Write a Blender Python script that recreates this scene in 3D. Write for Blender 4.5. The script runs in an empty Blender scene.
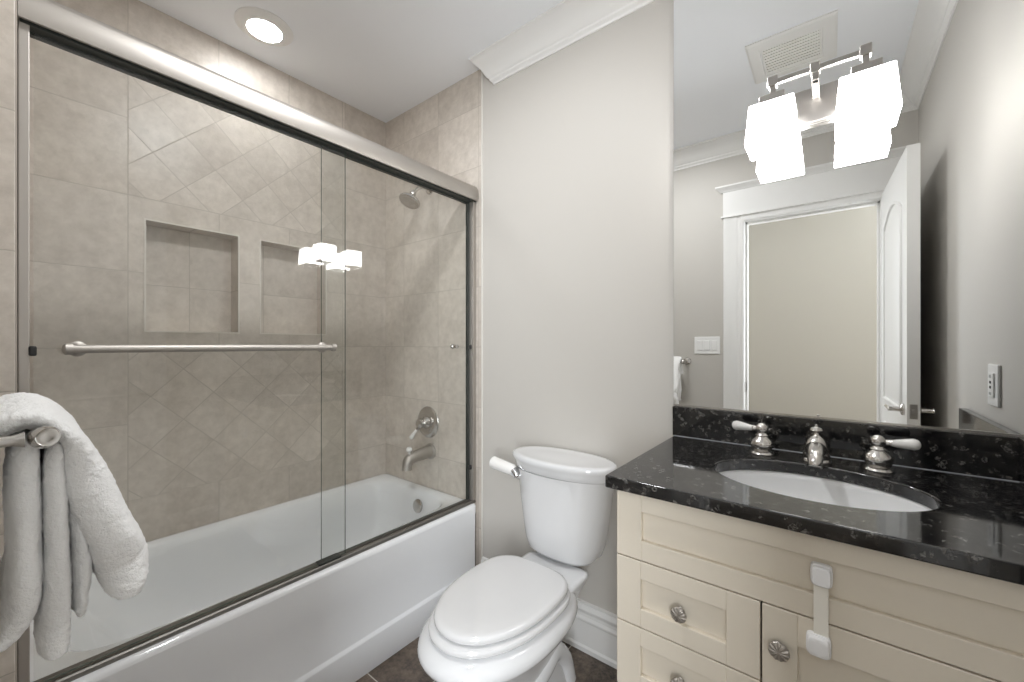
import bpy, bmesh, math, random
from mathutils import Vector, Matrix
PI = math.pi
random.seed(4)
S = bpy.context.scene
COL = S.collection

# ------------------------------------------------------------------ camera, world, exposure, lights
cam_d = bpy.data.cameras.new('camera'); cam = bpy.data.objects.new('camera', cam_d); COL.objects.link(cam)
cam.location = (1.371, -1.47, 1.232)
cam.rotation_euler = (PI/2, 0, math.radians(38.3))
cam_d.sensor_fit = 'HORIZONTAL'; cam_d.sensor_width = 36
cam_d.lens = 36*405/1024
cam_d.shift_y = 3.3/1024
cam_d.clip_start = 0.01
S.camera = cam
S.view_settings.view_transform = 'Standard'
S.view_settings.look = 'None'
S.view_settings.gamma = 1
S.view_settings.use_curve_mapping = False
S.view_settings.exposure = 1.5
w = bpy.data.worlds.new('World'); S.world = w; w.use_nodes = True
w.node_tree.nodes['Background'].inputs[0].default_value = (1, 0.97, 0.93, 1)
w.node_tree.nodes['Background'].inputs[1].default_value = 0.35
S.cycles.max_bounces = 14; S.cycles.diffuse_bounces = 6; S.cycles.glossy_bounces = 8
S.cycles.transparent_max_bounces = 24; S.cycles.sample_clamp_indirect = 8
S.cycles.caustics_reflective = False; S.cycles.caustics_refractive = False
SHADE_E, CAN_E, HALL_W = 8.5, 24.0, 38.0
def area(name, loc, rot, sx, sy, watts, col):
    l = bpy.data.lights.new(name, 'AREA'); l.shape = 'RECTANGLE'; l.size = sx; l.size_y = sy
    l.energy = watts; l.color = col
    o = bpy.data.objects.new(name, l); o.location = loc; o.rotation_euler = rot; COL.objects.link(o); return o
area('hall_fill_light', (0.0, -3.02, 1.55), (PI/2, 0, 0), 0.9, 1.7, HALL_W*0.3, (0.92, 0.96, 1))  # added fill light in the hall, out of view, no window modelled
area('hall_fill_light', (2.35, -3.02, 1.55), (PI/2, 0, 0), 0.9, 1.7, HALL_W, (0.92, 0.96, 1))  # second added hall fill, through the doorway to the tub and toilet

l_ = area('ceiling_fill_light', (0.50, -0.85, 2.575), (0, 0, 0), 0.16, 0.16, 4.2, (0.975, 0.985, 1)); l_.data.shape = 'DISK'  # unseen disc added under the ceiling to even out the room light
# ------------------------------------------------------------------ shader helpers
class V:
    """a socket with arithmetic"""
    def __init__(s, nt, sock): s.nt, s.k = nt, sock
    def _m(s, op, *a):
        n = s.nt.nodes.new('ShaderNodeMath'); n.operation = op
        for i, x in enumerate((s,)+a):
            if isinstance(x, V): s.nt.links.new(x.k, n.inputs[i])
            else: n.inputs[i].default_value = x
        return V(s.nt, n.outputs[0])
    def __add__(s, o): return s._m('ADD', o)
    def __sub__(s, o): return s._m('SUBTRACT', o)
    def __mul__(s, o): return s._m('MULTIPLY', o)
    def __truediv__(s, o): return s._m('DIVIDE', o)
    def fract(s): return s._m('FRACT')
    def floor(s): return s._m('FLOOR')
    def abs(s): return s._m('ABSOLUTE')
    def min(s, o): return s._m('MINIMUM', o)
    def max(s, o): return s._m('MAXIMUM', o)
    def gt(s, o): return s._m('GREATER_THAN', o)
    def lt(s, o): return s._m('LESS_THAN', o)
    def inv(s): return s*(-1.0)+1.0
def line_d(u, off, p):                       # distance to the nearest line of a grid
    return (((u-off)/p+0.5).fract()-0.5).abs()*p
def new_mat(name):
    m = bpy.data.materials.new(name); m.use_nodes = True
    nt = m.node_tree; b = nt.nodes['Principled BSDF']; return m, nt, b
def ramp(nt, fac, stops):
    r = nt.nodes.new('ShaderNodeValToRGB'); e = r.color_ramp.elements
    while len(e) < len(stops): e.new(0.5)
    for q, (p, c) in zip(e, stops): q.position = p; q.color = (*c, 1)
    nt.links.new(fac.k if isinstance(fac, V) else fac, r.inputs[0]); return r.outputs[0]
def noise(nt, scale, detail=4, rough=0.55, vec=None, out='Fac'):
    n = nt.nodes.new('ShaderNodeTexNoise'); n.inputs['Scale'].default_value = scale
    n.inputs['Detail'].default_value = detail; n.inputs['Roughness'].default_value = rough
    if vec is None: vec = objco(nt)
    nt.links.new(vec, n.inputs['Vector']); return n.outputs[out]
def objco(nt):
    return nt.nodes.new('ShaderNodeTexCoord').outputs['Object']
def xyz(nt):
    s = nt.nodes.new('ShaderNodeSeparateXYZ'); nt.links.new(objco(nt), s.inputs[0])
    return [V(nt, o) for o in s.outputs]
def comb(nt, *a):
    c = nt.nodes.new('ShaderNodeCombineXYZ')
    for i, x in enumerate(a):
        if isinstance(x, V): nt.links.new(x.k, c.inputs[i])
        else: c.inputs[i].default_value = x
    return c.outputs[0]
def bump(nt, b, h, strength=0.2, dist=0.002):
    n = nt.nodes.new('ShaderNodeBump'); n.inputs['Strength'].default_value = strength; n.inputs['Distance'].default_value = dist
    nt.links.new(h.k if isinstance(h, V) else h, n.inputs['Height']); nt.links.new(n.outputs[0], b.inputs['Normal'])
def mix(nt, fac, a, c, mode='MIX'):
    n = nt.nodes.new('ShaderNodeMix'); n.data_type = 'RGBA'; n.blend_type = mode
    for sock, x in ((n.inputs[0], fac), (n.inputs[6], a), (n.inputs[7], c)):
        if isinstance(x, V): nt.links.new(x.k, sock)
        elif isinstance(x, bpy.types.NodeSocket): nt.links.new(x, sock)
        elif isinstance(x, tuple): sock.default_value = (*x, 1)
        else: sock.default_value = x
    return n.outputs[2]
def sstep(nt, d, a, c):
    n = nt.nodes.new('ShaderNodeMapRange'); n.interpolation_type = 'SMOOTHSTEP'
    nt.links.new(d.k, n.inputs[0]); n.inputs[1].default_value = a; n.inputs[2].default_value = c
    return V(nt, n.outputs[0])
def plain(name, col, rough=0.5, metal=0.0, coat=0.0, spec=0.5, bscale=None, bstr=0.05, var=0.0):
    m, nt, b = new_mat(name)
    b.inputs['Base Color'].default_value = (*col, 1); b.inputs['Roughness'].default_value = rough
    b.inputs['Metallic'].default_value = metal; b.inputs['Coat Weight'].default_value = coat
    b.inputs['Coat Roughness'].default_value = 0.03; b.inputs['Specular IOR Level'].default_value = spec
    n = noise(nt, bscale or 60, 3)
    if bscale: bump(nt, b, n, bstr, 0.001)
    if var:
        nt.links.new(mix(nt, n, tuple(c*(1-var) for c in col), tuple(min(1, c*(1+var)) for c in col)), b.inputs['Base Color'])
    return m
M = {}
M['wall'] = plain('painted_wall', (0.575, 0.552, 0.515), 0.55, bscale=220, bstr=0.04)
M['hallwall'] = plain('hall_wall_paint', (0.44, 0.415, 0.365), 0.6, bscale=220, bstr=0.04)
M['ceil'] = plain('ceiling_paint', (0.91, 0.93, 0.965), 0.7, bscale=220, bstr=0.04)
M['trim'] = plain('trim_paint', (0.84, 0.835, 0.82), 0.35, bscale=90, bstr=0.02)
M['cream'] = plain('cream_cabinet_paint', (0.74, 0.675, 0.572), 0.38, bscale=120, bstr=0.03, var=0.015)
M['cabdark'] = plain('painted_gap_shade', (0.10, 0.075, 0.05), 0.7, var=0.1)  # dark colour standing in for the shade between cabinet fronts
M['porc'] = plain('white_porcelain', (0.74, 0.745, 0.755), 0.07, coat=0.5, bscale=3, bstr=0.01)
M['tub'] = plain('white_tub_enamel', (0.86, 0.87, 0.885), 0.10, coat=0.4, bscale=3, bstr=0.01)
M['seat'] = plain('white_seat_plastic', (0.71, 0.71, 0.715), 0.07, coat=0.3)
M['sinkporc'] = plain('white_sink_china', (0.88, 0.885, 0.89), 0.08, coat=0.4, bscale=3, bstr=0.01)
M['handle'] = plain('white_ceramic_handle', (0.86, 0.85, 0.83), 0.08, coat=0.5)
M['plastic'] = plain('white_switch_plastic', (0.88, 0.88, 0.87), 0.3)
M['lockplastic'] = plain('white_lock_plastic', (0.86, 0.86, 0.87), 0.25)
M['strap'] = plain('translucent_lock_strap', (0.84, 0.81, 0.74), 0.35)
M['black'] = plain('black_rubber', (0.02, 0.02, 0.02), 0.5)
M['slot'] = plain('socket_slot_dark', (0.03, 0.03, 0.03), 0.6)
M['nickel'] = plain('brushed_nickel', (0.50, 0.47, 0.435), 0.52, 1.0, bscale=300, bstr=0.02)
M['polished'] = plain('polished_nickel', (0.62, 0.60, 0.575), 0.2, 1.0)
M['fixture'] = plain('satin_fixture_nickel', (0.50, 0.48, 0.46), 0.28, 1.0)
M['dknob'] = plain('antique_nickel_knob', (0.46, 0.43, 0.395), 0.45, 1.0)
M['chrome'] = plain('chrome', (0.78, 0.78, 0.79), 0.06, 1.0)
M['channel'] = plain('dark_channel_gasket', (0.035, 0.04, 0.035), 0.4)
M['caulk'] = plain('pale_caulk', (0.72, 0.70, 0.65), 0.5)
M['caulk_grey'] = plain('grey_caulk', (0.24, 0.25, 0.27), 0.3)
M['mirror'] = plain('mirror_silver', (0.93, 0.94, 0.935), 0.0, 1.0)

def emit_mat(name, col, e, base=(0.9, 0.9, 0.88)):
    m, nt, b = new_mat(name); b.inputs['Base Color'].default_value = (*base, 1); b.inputs['Roughness'].default_value = 0.25
    b.inputs['Emission Color'].default_value = (*col, 1); b.inputs['Emission Strength'].default_value = e
    return m
M['shade'] = emit_mat('lit_frosted_shade', (1, 0.99, 0.975), SHADE_E)
M['can'] = emit_mat('lit_ceiling_lens', (0.975, 0.99, 1), CAN_E)

def glass_mat():
    m, nt, b = new_mat('clear_shower_glass'); nt.nodes.remove(b)
    out = nt.nodes['Material Output']
    t = nt.nodes.new('ShaderNodeBsdfTransparent'); t.inputs[0].default_value = (0.982, 0.988, 0.982, 1)
    g = nt.nodes.new('ShaderNodeBsdfGlossy'); g.inputs['Roughness'].default_value = 0.0
    lw = nt.nodes.new('ShaderNodeLayerWeight'); lw.inputs[0].default_value = 0.5      # Schlick reflectance, the same from both sides
    fc = V(nt, lw.outputs['Facing']); fr = (fc*fc*fc*fc*fc)*0.96+0.042
    mx = nt.nodes.new('ShaderNodeMixShader')
    nt.links.new(fr.k, mx.inputs[0]); nt.links.new(t.outputs[0], mx.inputs[1]); nt.links.new(g.outputs[0], mx.inputs[2])
    nt.links.new(mx.outputs[0], out.inputs[0]); return m
M['glass'] = glass_mat()
M['glassedge'] = plain('green_glass_edge', (0.10, 0.13, 0.11), 0.15)

TILE_A, TILE_B = (0.525, 0.470, 0.410), (0.71, 0.650, 0.582)
GROUT = (0.48, 0.435, 0.38)
def tile_color(nt, b, ids, d, w=0.0008, grout=GROUT, lo=TILE_A, hi=TILE_B, rough=0.32, tone=0.07, nscale=3.2):
    wn = nt.nodes.new('ShaderNodeTexWhiteNoise'); wn.noise_dimensions = '3D'; nt.links.new(comb(nt, *ids), wn.inputs['Vector'])
    add = nt.nodes.new('ShaderNodeVectorMath'); add.operation = 'MULTIPLY_ADD'
    nt.links.new(wn.outputs['Color'], add.inputs[0]); add.inputs[1].default_value = (7, 7, 7); nt.links.new(objco(nt), add.inputs[2])
    n1 = V(nt, noise(nt, nscale, 8, 0.68, add.outputs[0])); n2 = V(nt, noise(nt, nscale*8, 6, 0.72, add.outputs[0]))
    f = n1*0.6+n2*0.4
    c = ramp(nt, f, [(0.36, lo), (0.64, hi)])
    t = (V(nt, wn.outputs['Value'])-0.5)*tone+0.98
    c = mix(nt, 1.0, c, comb(nt, t, t, t), 'MULTIPLY')
    g = sstep(nt, d, w, w+0.0012)
    nt.links.new(mix(nt, g, grout, c), b.inputs['Base Color'])
    nt.links.new((g*(rough-0.75)+0.75+n2*0.08-0.04).k, b.inputs['Roughness'])
    bump(nt, b, g+n1*0.15, 0.35, 0.0015)
def tile_left_mat():
    m, nt, b = new_mat('beige_wall_tile_long'); x, u, v = xyz(nt)
    P, Q = 0.298, 0.2118
    inu = u.gt(-1.16)*u.lt(-0.28)
    up = inu*v.gt(1.814)*v.lt(2.41); lo = inu*v.gt(0.622)*v.lt(1.218)
    diag = up+lo
    oc = up*0.071+lo*0.140; od = up*3.303+lo*2.115
    c = u+v; e = v-u
    ddiag = line_d(c, oc, Q).min(line_d(e, od, Q))*0.7071
    dstr = line_d(u, -1.16, P).min(line_d(v, 1.516, P))
    dbord = (u+1.16).abs().min((u+0.28).abs()).min((v-1.814).abs()+u.lt(-1.16)*0+0.0).min((v-1.218).abs())
    d = (diag*ddiag+diag.inv()*dstr).min(dbord)
    i1 = diag*((c-oc)/Q).floor()+diag.inv()*((u+1.16)/P).floor()
    i2 = diag*((e-od)/Q).floor()+diag.inv()*((v-1.516)/P).floor()
    tile_color(nt, b, (i1, i2, diag*3.0), d); return m
def tile_straight_mat(name, ax, off, voff=1.516, **kw):
    m, nt, b = new_mat(name); c = xyz(nt); u, v = c[ax], c[2]
    d = line_d(u, off, 0.298).min(line_d(v, voff, 0.298))
    tile_color(nt, b, (((u-off)/0.298).floor(), ((v-voff)/0.298).floor(), 1.0), d, **kw); return m
M['tile_left'] = tile_left_mat()
M['tile_end'] = tile_straight_mat('beige_wall_tile_end', 0, -0.596)
M['tile_niche'] = tile_straight_mat('beige_niche_tile', 1, -0.947, 1.48)
M['tile_return'] = tile_straight_mat('beige_return_tile', 1, -1.60, 1.43)
def floor_mat():
    m, nt, b = new_mat('dark_slate_floor_tile'); u, v, z = xyz(nt)
    P = 0.305
    d = line_d(u, 0.535, P).min(line_d(v, -0.615, P))
    tile_color(nt, b, (((u-0.535)/P).floor(), ((v+0.615)/P).floor(), 5.0), d, w=0.0014, grout=(0.50, 0.47, 0.43),
               lo=(0.020, 0.017, 0.014), hi=(0.23, 0.175, 0.135), rough=0.30, tone=0.6, nscale=6.0)
    return m
M['floor'] = floor_mat()
def granite_mat():
    m, nt, b = new_mat('black_pearl_granite')
    vo = nt.nodes.new('ShaderNodeTexVoronoi'); vo.inputs['Scale'].default_value = 105; nt.links.new(objco(nt), vo.inputs['Vector'])
    sep = nt.nodes.new('ShaderNodeSeparateColor'); nt.links.new(vo.outputs['Color'], sep.inputs[0])
    r = V(nt, sep.outputs[0]); n = V(nt, noise(nt, 45, 5, 0.75)); n2 = V(nt, noise(nt, 230, 3, 0.6))
    base = ramp(nt, n, [(0.38, (0.003, 0.003, 0.0036)), (0.52, (0.010, 0.010, 0.011)), (0.63, (0.030, 0.027, 0.0245)), (0.78, (0.055, 0.052, 0.049))])
    fleck = sstep(nt, r*0.62+n*0.38, 0.70, 0.80)*sstep(nt, n2, 0.42, 0.58)
    c = mix(nt, fleck, base, (0.15, 0.145, 0.135))
    nt.links.new(c, b.inputs['Base Color'])
    b.inputs['Roughness'].default_value = 0.07; b.inputs['Specular IOR Level'].default_value = 0.9
    return m
M['granite'] = granite_mat()
M['tile_edge'] = plain('pale_tile_edge', (0.70, 0.66, 0.60), 0.4)
M['track'] = plain('dull_nickel_track', (0.24, 0.228, 0.21), 0.5, 1.0)
M['shade_in'] = emit_mat('lit_shade_inside', (1, 0.985, 0.96), 0.30, (0.55, 0.55, 0.55))
M['bulb'] = emit_mat('lit_bulb_glass', (1, 0.985, 0.96), 1.5, (0.6, 0.6, 0.6))
def towel_mat():
    m, nt, b = new_mat('white_terry_cotton'); b.inputs['Base Color'].default_value = (0.95, 0.948, 0.94, 1)
    b.inputs['Roughness'].default_value = 0.95; b.inputs['Sheen Weight'].default_value = 0.4; b.inputs['Specular IOR Level'].default_value = 0.1
    n = V(nt, noise(nt, 420, 3, 0.7)); k = V(nt, noise(nt, 130, 3, 0.6))
    bump(nt, b, n*0.5+k, 0.7, 0.004); return m
M['towel'] = towel_mat()

# ------------------------------------------------------------------ mesh helpers
def finish(name, bm, mat, parent=None, smooth=40, bevel=0, seg=2, mats=None):
    bmesh.ops.recalc_face_normals(bm, faces=bm.faces)
    me = bpy.data.meshes.new(name); bm.to_mesh(me); bm.free()
    for m in (mats or [mat]): me.materials.append(M[m])
    if smooth:
        for p in me.polygons: p.use_smooth = True
        me.set_sharp_from_angle(angle=math.radians(smooth))
    o = bpy.data.objects.new(name, me); COL.objects.link(o)
    if parent is not None:
        o.parent = parent; o.matrix_parent_inverse = Matrix.Translation(parent.location).inverted()
    if bevel:
        bv = o.modifiers.new('bevel', 'BEVEL'); bv.width = bevel; bv.segments = seg; bv.limit_method = 'ANGLE'; bv.angle_limit = math.radians(50)
    return o
def tag(o, label, cat, group=None):
    o['label'] = label; o['category'] = cat
    if group: o['group'] = group
    return o
def thing(name, loc, label, cat, group=None):
    o = bpy.data.objects.new(name, None); o.location = loc; o.empty_display_size = 0.05; COL.objects.link(o)
    return tag(o, label, cat, group)
def struct(o): o['kind'] = 'structure'; return o
def box(bm, x0, x1, y0, y1, z0, z1, mi=0):
    v = [bm.verts.new((x, y, z)) for z in (z0, z1) for (x, y) in ((x0, y0), (x1, y0), (x1, y1), (x0, y1))]
    for f in ((3, 2, 1, 0), (4, 5, 6, 7), (0, 1, 5, 4), (1, 2, 6, 5), (2, 3, 7, 6), (3, 0, 4, 7)):
        bm.faces.new([v[i] for i in f]).material_index = mi
    return v
def rings(bm, loops, cap0=True, cap1=True, closed=True, mi=0):
    R = [[bm.verts.new(p) for p in l] for l in loops]; n = len(R[0])
    for a, b in zip(R, R[1:]):
        for i in range(n if closed else n-1):
            j = (i+1) % n
            bm.faces.new((a[i], a[j], b[j], b[i])).material_index = mi
    if cap0: bm.faces.new(R[0][::-1]).material_index = mi
    if cap1: bm.faces.new(R[-1]).material_index = mi
    return R
def frame_of(d):
    d = d.normalized(); up = Vector((0, 0, 1)) if abs(d.z) < 0.9 else Vector((1, 0, 0))
    a = d.cross(up).normalized(); return a, a.cross(d).normalized()
def tube(bm, pts, rad, n=16, sub=0, mi=0):
    pts = [Vector(p) for p in pts]
    rad = list(rad) if hasattr(rad, '__len__') else [rad]*len(pts)
    if sub: pts, rad = spline(pts, rad, sub)
    L = []; a = b = None
    for i, p in enumerate(pts):
        d = pts[min(i+1, len(pts)-1)]-pts[max(i-1, 0)]
        if a is None: a, b = frame_of(d)
        else:
            dn = d.normalized(); a = (a-dn*a.dot(dn)).normalized(); b = a.cross(dn).normalized()*(1 if a.cross(dn).dot(b) > 0 else -1)
        L.append([p+(a*math.cos(2*PI*k/n)+b*math.sin(2*PI*k/n))*rad[i] for k in range(n)])
    rings(bm, L, mi=mi)
def spline(pts, rad, sub):
    P, Q = [], []
    n = len(pts)
    for i in range(n-1):
        p0, p1, p2, p3 = pts[max(i-1, 0)], pts[i], pts[i+1], pts[min(i+2, n-1)]
        for k in range(sub):
            t = k/sub
            P.append(0.5*((2*p1)+(p2-p0)*t+(2*p0-5*p1+4*p2-p3)*t*t+(3*p1-p0-3*p2+p3)*t**3))
            Q.append(rad[i]*(1-t)+rad[i+1]*t)
    P.append(pts[-1]); Q.append(rad[-1]); return P, Q
def lathe(bm, prof, origin=(0, 0, 0), axis=(0, 0, 1), n=32, sx=1.0, sy=1.0, mi=0, cap=True):
    o = Vector(origin); d = Vector(axis).normalized(); a, b = frame_of(d)
    L = [[o+d*h+(a*math.cos(2*PI*k/n)*sx+b*math.sin(2*PI*k/n)*sy)*max(r, 1e-5) for k in range(n)] for (r, h) in prof]
    rings(bm, L, cap, cap, mi=mi)
def egg(cx, yw, hw, af, ab, z, nf=2.0, nb=2.0, n=48):
    """closed loop: widest at yw, reaching af towards -y and ab towards +y"""
    L = []
    for k in range(n):
        t = 2*PI*k/n; c, s = math.cos(t), math.sin(t)
        e = nf if s < 0 else nb
        x = hw*math.copysign(abs(c)**(2/e), c); y = (af if s < 0 else ab)*math.copysign(abs(s)**(2/e), s)
        L.append((cx+x, yw+y, z))
    return L
def prism(bm, prof, axis, a0, a1, mitre0=0.0, mitre1=0.0, mi=0):
    """profile [(out, z)] swept along x or y from a0 to a1; axis = ('x', y_wall, sign) or ('y', x_wall, sign)"""
    k, base, sg = axis
    def P(t, o, z): return (t, base+sg*o, z) if k == 'x' else (base+sg*o, t, z)
    rings(bm, [[P(a0+mitre0*o, o, z) for o, z in prof], [P(a1+mitre1*o, o, z) for o, z in prof]])
def polybox_hole(bm, outer, inner, z0, z1):
    """flat slab with a hole; outer/inner loops (x,y) of equal length"""
    n = len(outer)
    T = [[bm.verts.new((x, y, z)) for x, y in l] for l in (outer, inner) for z in (z0, z1)]
    o0, o1, i0, i1 = T
    for k in range(n):
        j = (k+1) % n
        bm.faces.new((o1[k], o1[j], i1[j], i1[k])); bm.faces.new((o0[j], o0[k], i0[k], i0[j]))
        bm.faces.new((o0[k], o0[j], o1[j], o1[k])); bm.faces.new((i1[k], i1[j], i0[j], i0[k]))

# ------------------------------------------------------------------ the room
ZC = 2.589; XR = 1.73; YD = -1.55; XL = -0.776; YF = -1.446
bm = bmesh.new(); box(bm, -3.0, 5.0, -3.15, 0.12, -0.08, 0.0); struct(finish('floor', bm, 'floor', smooth=0))
LCX, LCY = -0.535, -0.765
bm = bmesh.new(); P_ = [(5.0, 0.12), (-3.0, 0.12), (-3.0, -3.15), (5.0, -3.15)]
A_ = sorted([2*PI*k/48 for k in range(48)]+[math.atan2(y-LCY, x-LCX) % (2*PI) for x, y in P_]); O_, I_ = [], []
for a in A_:
    c, s = math.cos(a), math.sin(a)
    t = min([(5.0-LCX)/c if c > 1e-9 else 99, (-3.0-LCX)/c if c < -1e-9 else 99, (0.12-LCY)/s if s > 1e-9 else 99, (-3.15-LCY)/s if s < -1e-9 else 99])
    O_.append((LCX+c*t, LCY+s*t)); I_.append((LCX+c*0.095, LCY+s*0.095))
polybox_hole(bm, O_, I_, ZC, ZC+0.1); struct(finish('ceiling', bm, 'ceil', smooth=0))
bm = bmesh.new(); box(bm, 0.022, XR+0.12, 0.0, 0.12, 0, ZC); struct(finish('wall_back', bm, 'wall', smooth=0))
bm = bmesh.new(); box(bm, XR, XR+0.12, -1.67, 0.0, 0, ZC); struct(finish('wall_right', bm, 'wall', smooth=0))
OX0, OX1, OZ = 0.924, 1.583, 2.034         # doorway
bm = bmesh.new()
box(bm, 0.0, OX0-0.02, YD-0.12, YD, 0, ZC); box(bm, OX1+0.02, XR, YD-0.12, YD, 0, ZC); box(bm, OX0-0.02, OX1+0.02, YD-0.12, YD, OZ+0.02, ZC)
struct(finish('wall_front', bm, 'wall', smooth=0))
bm = bmesh.new(); box(bm, -3.0, 5.0, -3.15, -3.05, 0, ZC); struct(finish('wall_hall', bm, 'hallwall', smooth=0))
bm = bmesh.new(); box(bm, -3.1, -3.0, -3.15, YD, 0, ZC); struct(finish('wall_hall_left', bm, 'hallwall', smooth=0))
bm = bmesh.new(); box(bm, 5.0, 5.1, -3.15, YD, 0, ZC); struct(finish('wall_hall_right', bm, 'hallwall', smooth=0))
bm = bmesh.new(); box(bm, XR+0.12, 5.0, YD-0.12, YD, 0, ZC); box(bm, -3.0, XL-0.14, YD-0.12, YD, 0, ZC); struct(finish('wall_hall_near', bm, 'hallwall', smooth=0))
# tiled long wall with two recessed niches
NZ0, NZ1, ND = 1.287, 1.728, 0.09
NICHES = [(-1.107, -0.788), (-0.692, -0.378)]
bm = bmesh.new()
ys = [YF-0.1]+[q for n in NICHES for q in n]+[0.12]; zs = [0, NZ0, NZ1, ZC]
def quad(p, mi=0):
    f = bm.faces.new([bm.verts.new(q) for q in p]); f.material_index = mi
for i in range(len(ys)-1):
    for j in range(3):
        y0, y1, z0, z1 = ys[i], ys[i+1], zs[j], zs[j+1]
        if j == 1 and i in (1, 3):
            xb = XL-ND
            quad([(xb, y0, z0), (xb, y1, z0), (xb, y1, z1), (xb, y0, z1)], 1)
            quad([(XL, y0, z0), (xb, y0, z0), (xb, y0, z1), (XL, y0, z1)], 1); quad([(XL, y1, z0), (xb, y1, z0), (xb, y1, z1), (XL, y1, z1)], 1)
            quad([(XL, y0, z0), (XL, y1, z0), (xb, y1, z0), (xb, y0, z0)], 1); quad([(XL, y0, z1), (XL, y1, z1), (xb, y1, z1), (xb, y0, z1)], 1)
        else: quad([(XL, y0, z0), (XL, y1, z0), (XL, y1, z1), (XL, y0, z1)])
box(bm, XL-0.14, XL-ND-0.01, YF-0.1, 0.12, 0, ZC)
bmesh.ops.remove_doubles(bm, verts=bm.verts, dist=1e-5)
struct(finish('wall_left', bm, None, smooth=0, mats=['tile_left', 'tile_niche']))
# pale edge strips round each niche
for i, (y0, y1) in enumerate(NICHES):
    bm = bmesh.new(); e = 0.006; xa, xb = XL-0.004, XL+0.0025
    box(bm, xa, xb, y0-e, y0, NZ0-e, NZ1+e); box(bm, xa, xb, y1, y1+e, NZ0-e, NZ1+e)
    box(bm, xa, xb, y0, y1, NZ0-e, NZ0); box(bm, xa, xb, y0, y1, NZ1, NZ1+e)
    struct(finish('trim_%d' % (i+1), bm, 'tile_edge', smooth=0))
bm = bmesh.new(); box(bm, XL-0.14, 0.022, 0.0, 0.12, 0, ZC); struct(finish('wall_tub_head', bm, 'tile_end', smooth=0))
bm = bmesh.new(); box(bm, XL-0.14, 0.0, YD-0.12, YF, 0, ZC); struct(finish('wall_tub_foot', bm, None, smooth=0, mats=['tile_end']))
bm = bmesh.new(); box(bm, 0.0, 0.008, YD, YF-0.003, 0, ZC); struct(finish('wall_tub_return', bm, 'tile_return', smooth=0, bevel=0.002))
bm = bmesh.new(); box(bm, 0.021, 0.029, -0.006, 0.0, 0, ZC-0.0); struct(finish('trim_3', bm, 'caulk', smooth=0, bevel=0.0025))

# crown moulding (mitred return where it stops short of the tiled alcove)
z = ZC
CROWN = [(0, z), (0.090, z), (0.090, z-0.010), (0.083, z-0.013), (0.078, z-0.020), (0.066, z-0.032), (0.052, z-0.046), (0.040, z-0.066),
         (0.030, z-0.084), (0.020, z-0.090), (0.018, z-0.098), (0.008, z-0.106), (0.006, z-0.115), (0, z-0.115)]
bm = bmesh.new(); prism(bm, CROWN, ('x', 0.0, -1), 0.105, XR, mitre0=-0.95, mitre1=-1.0); struct(finish('trim_4', bm, 'trim', smooth=35))
bm = bmesh.new(); prism(bm, CROWN, ('y', XR, -1), YD, 0.0, mitre0=1.0, mitre1=-1.0); struct(finish('trim_5', bm, 'trim', smooth=35))
bm = bmesh.new(); prism(bm, CROWN, ('x', YD, 1), 0.10, XR, mitre0=-0.95, mitre1=-1.0); struct(finish('trim_6', bm, 'trim', smooth=35))
# baseboards
BASE = [(0, 0), (0.020, 0), (0.021, 0.018), (0.0155, 0.026), (0.0155, 0.118), (0.019, 0.124), (0.019, 0.130), (0.0125, 0.139), (0.0125, 0.152),
        (0.016, 0.158), (0.019, 0.168), (0.016, 0.178), (0.011, 0.183), (0.011, 0.190), (0, 0.193)]
bm = bmesh.new(); prism(bm, BASE, ('x', 0.0, -1), 0.030, 0.962); struct(finish('baseboard_back', bm, 'trim', smooth=30))
bm = bmesh.new(); prism(bm, BASE, ('x', YD, 1), 0.02, OX0-0.12); struct(finish('baseboard_front', bm, 'trim', smooth=30))
bm = bmesh.new(); prism(bm, BASE, ('y', XR, -1), YD, -0.54); struct(finish('baseboard_right', bm, 'trim', smooth=30))

# doorway: jamb, casing with built-up head
bm = bmesh.new()
box(bm, OX0-0.02, OX0, YD-0.12, YD, 0, OZ); box(bm, OX1, OX1+0.02, YD-0.12, YD, 0, OZ); box(bm, OX0-0.02, OX1+0.02, YD-0.12, YD, OZ, OZ+0.02)
box(bm, OX0, OX0+0.012, YD-0.085, YD-0.045, 0, OZ); box(bm, OX1-0.012, OX1, YD-0.085, YD-0.045, 0, OZ); box(bm, OX0, OX1, YD-0.085, YD-0.045, OZ-0.012, OZ)
struct(finish('trim_7', bm, 'trim', smooth=0, bevel=0.0015))
CW = 0.119
CAS = [(0, 0), (0.012, 0.0), (0.017, 0.004), (0.017, 0.016), (0.012, 0.020), (0.012, 0.036), (0.015, 0.041), (0.015, 0.085), (0.019, 0.092), (0.019, CW-0.004), (0.016, CW), (0, CW)]
def casing(name, xin, sg, x_lim=None):
    bm = bmesh.new()
    L = []
    for zz in (0, OZ+0.035): L.append([(xin+sg*min(a, x_lim or 9), YD+o, zz) for o, a in CAS])
    rings(bm, L); return struct(finish(name, bm, 'trim', smooth=30))
casing('trim_8', OX0-0.002, -1); casing('trim_9', OX1+0.002, 1)
bm = bmesh.new(); xa, xb = OX0-CW-0.004, OX1+CW+0.004
box(bm, OX0-0.01, OX1+0.01, YD, YD+0.015, OZ+0.003, OZ+0.04)
box(bm, xa-0.012, xb+0.01, YD, YD+0.027, OZ+0.036, OZ+0.048)
box(bm, xa, xb, YD, YD+0.018, OZ+0.048, OZ+0.205)
HC = [(0, OZ+0.205), (0.018, OZ+0.205), (0.022, OZ+0.212), (0.028, OZ+0.222), (0.040, OZ+0.232), (0.044, OZ+0.236), (0.044, OZ+0.246), (0, OZ+0.246)]
prism(bm, HC, ('x', YD, 1), xa, xb, mitre0=-1.0, mitre1=0.6)
struct(finish('trim_10', bm, 'trim', smooth=30, bevel=0.0015))

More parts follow.
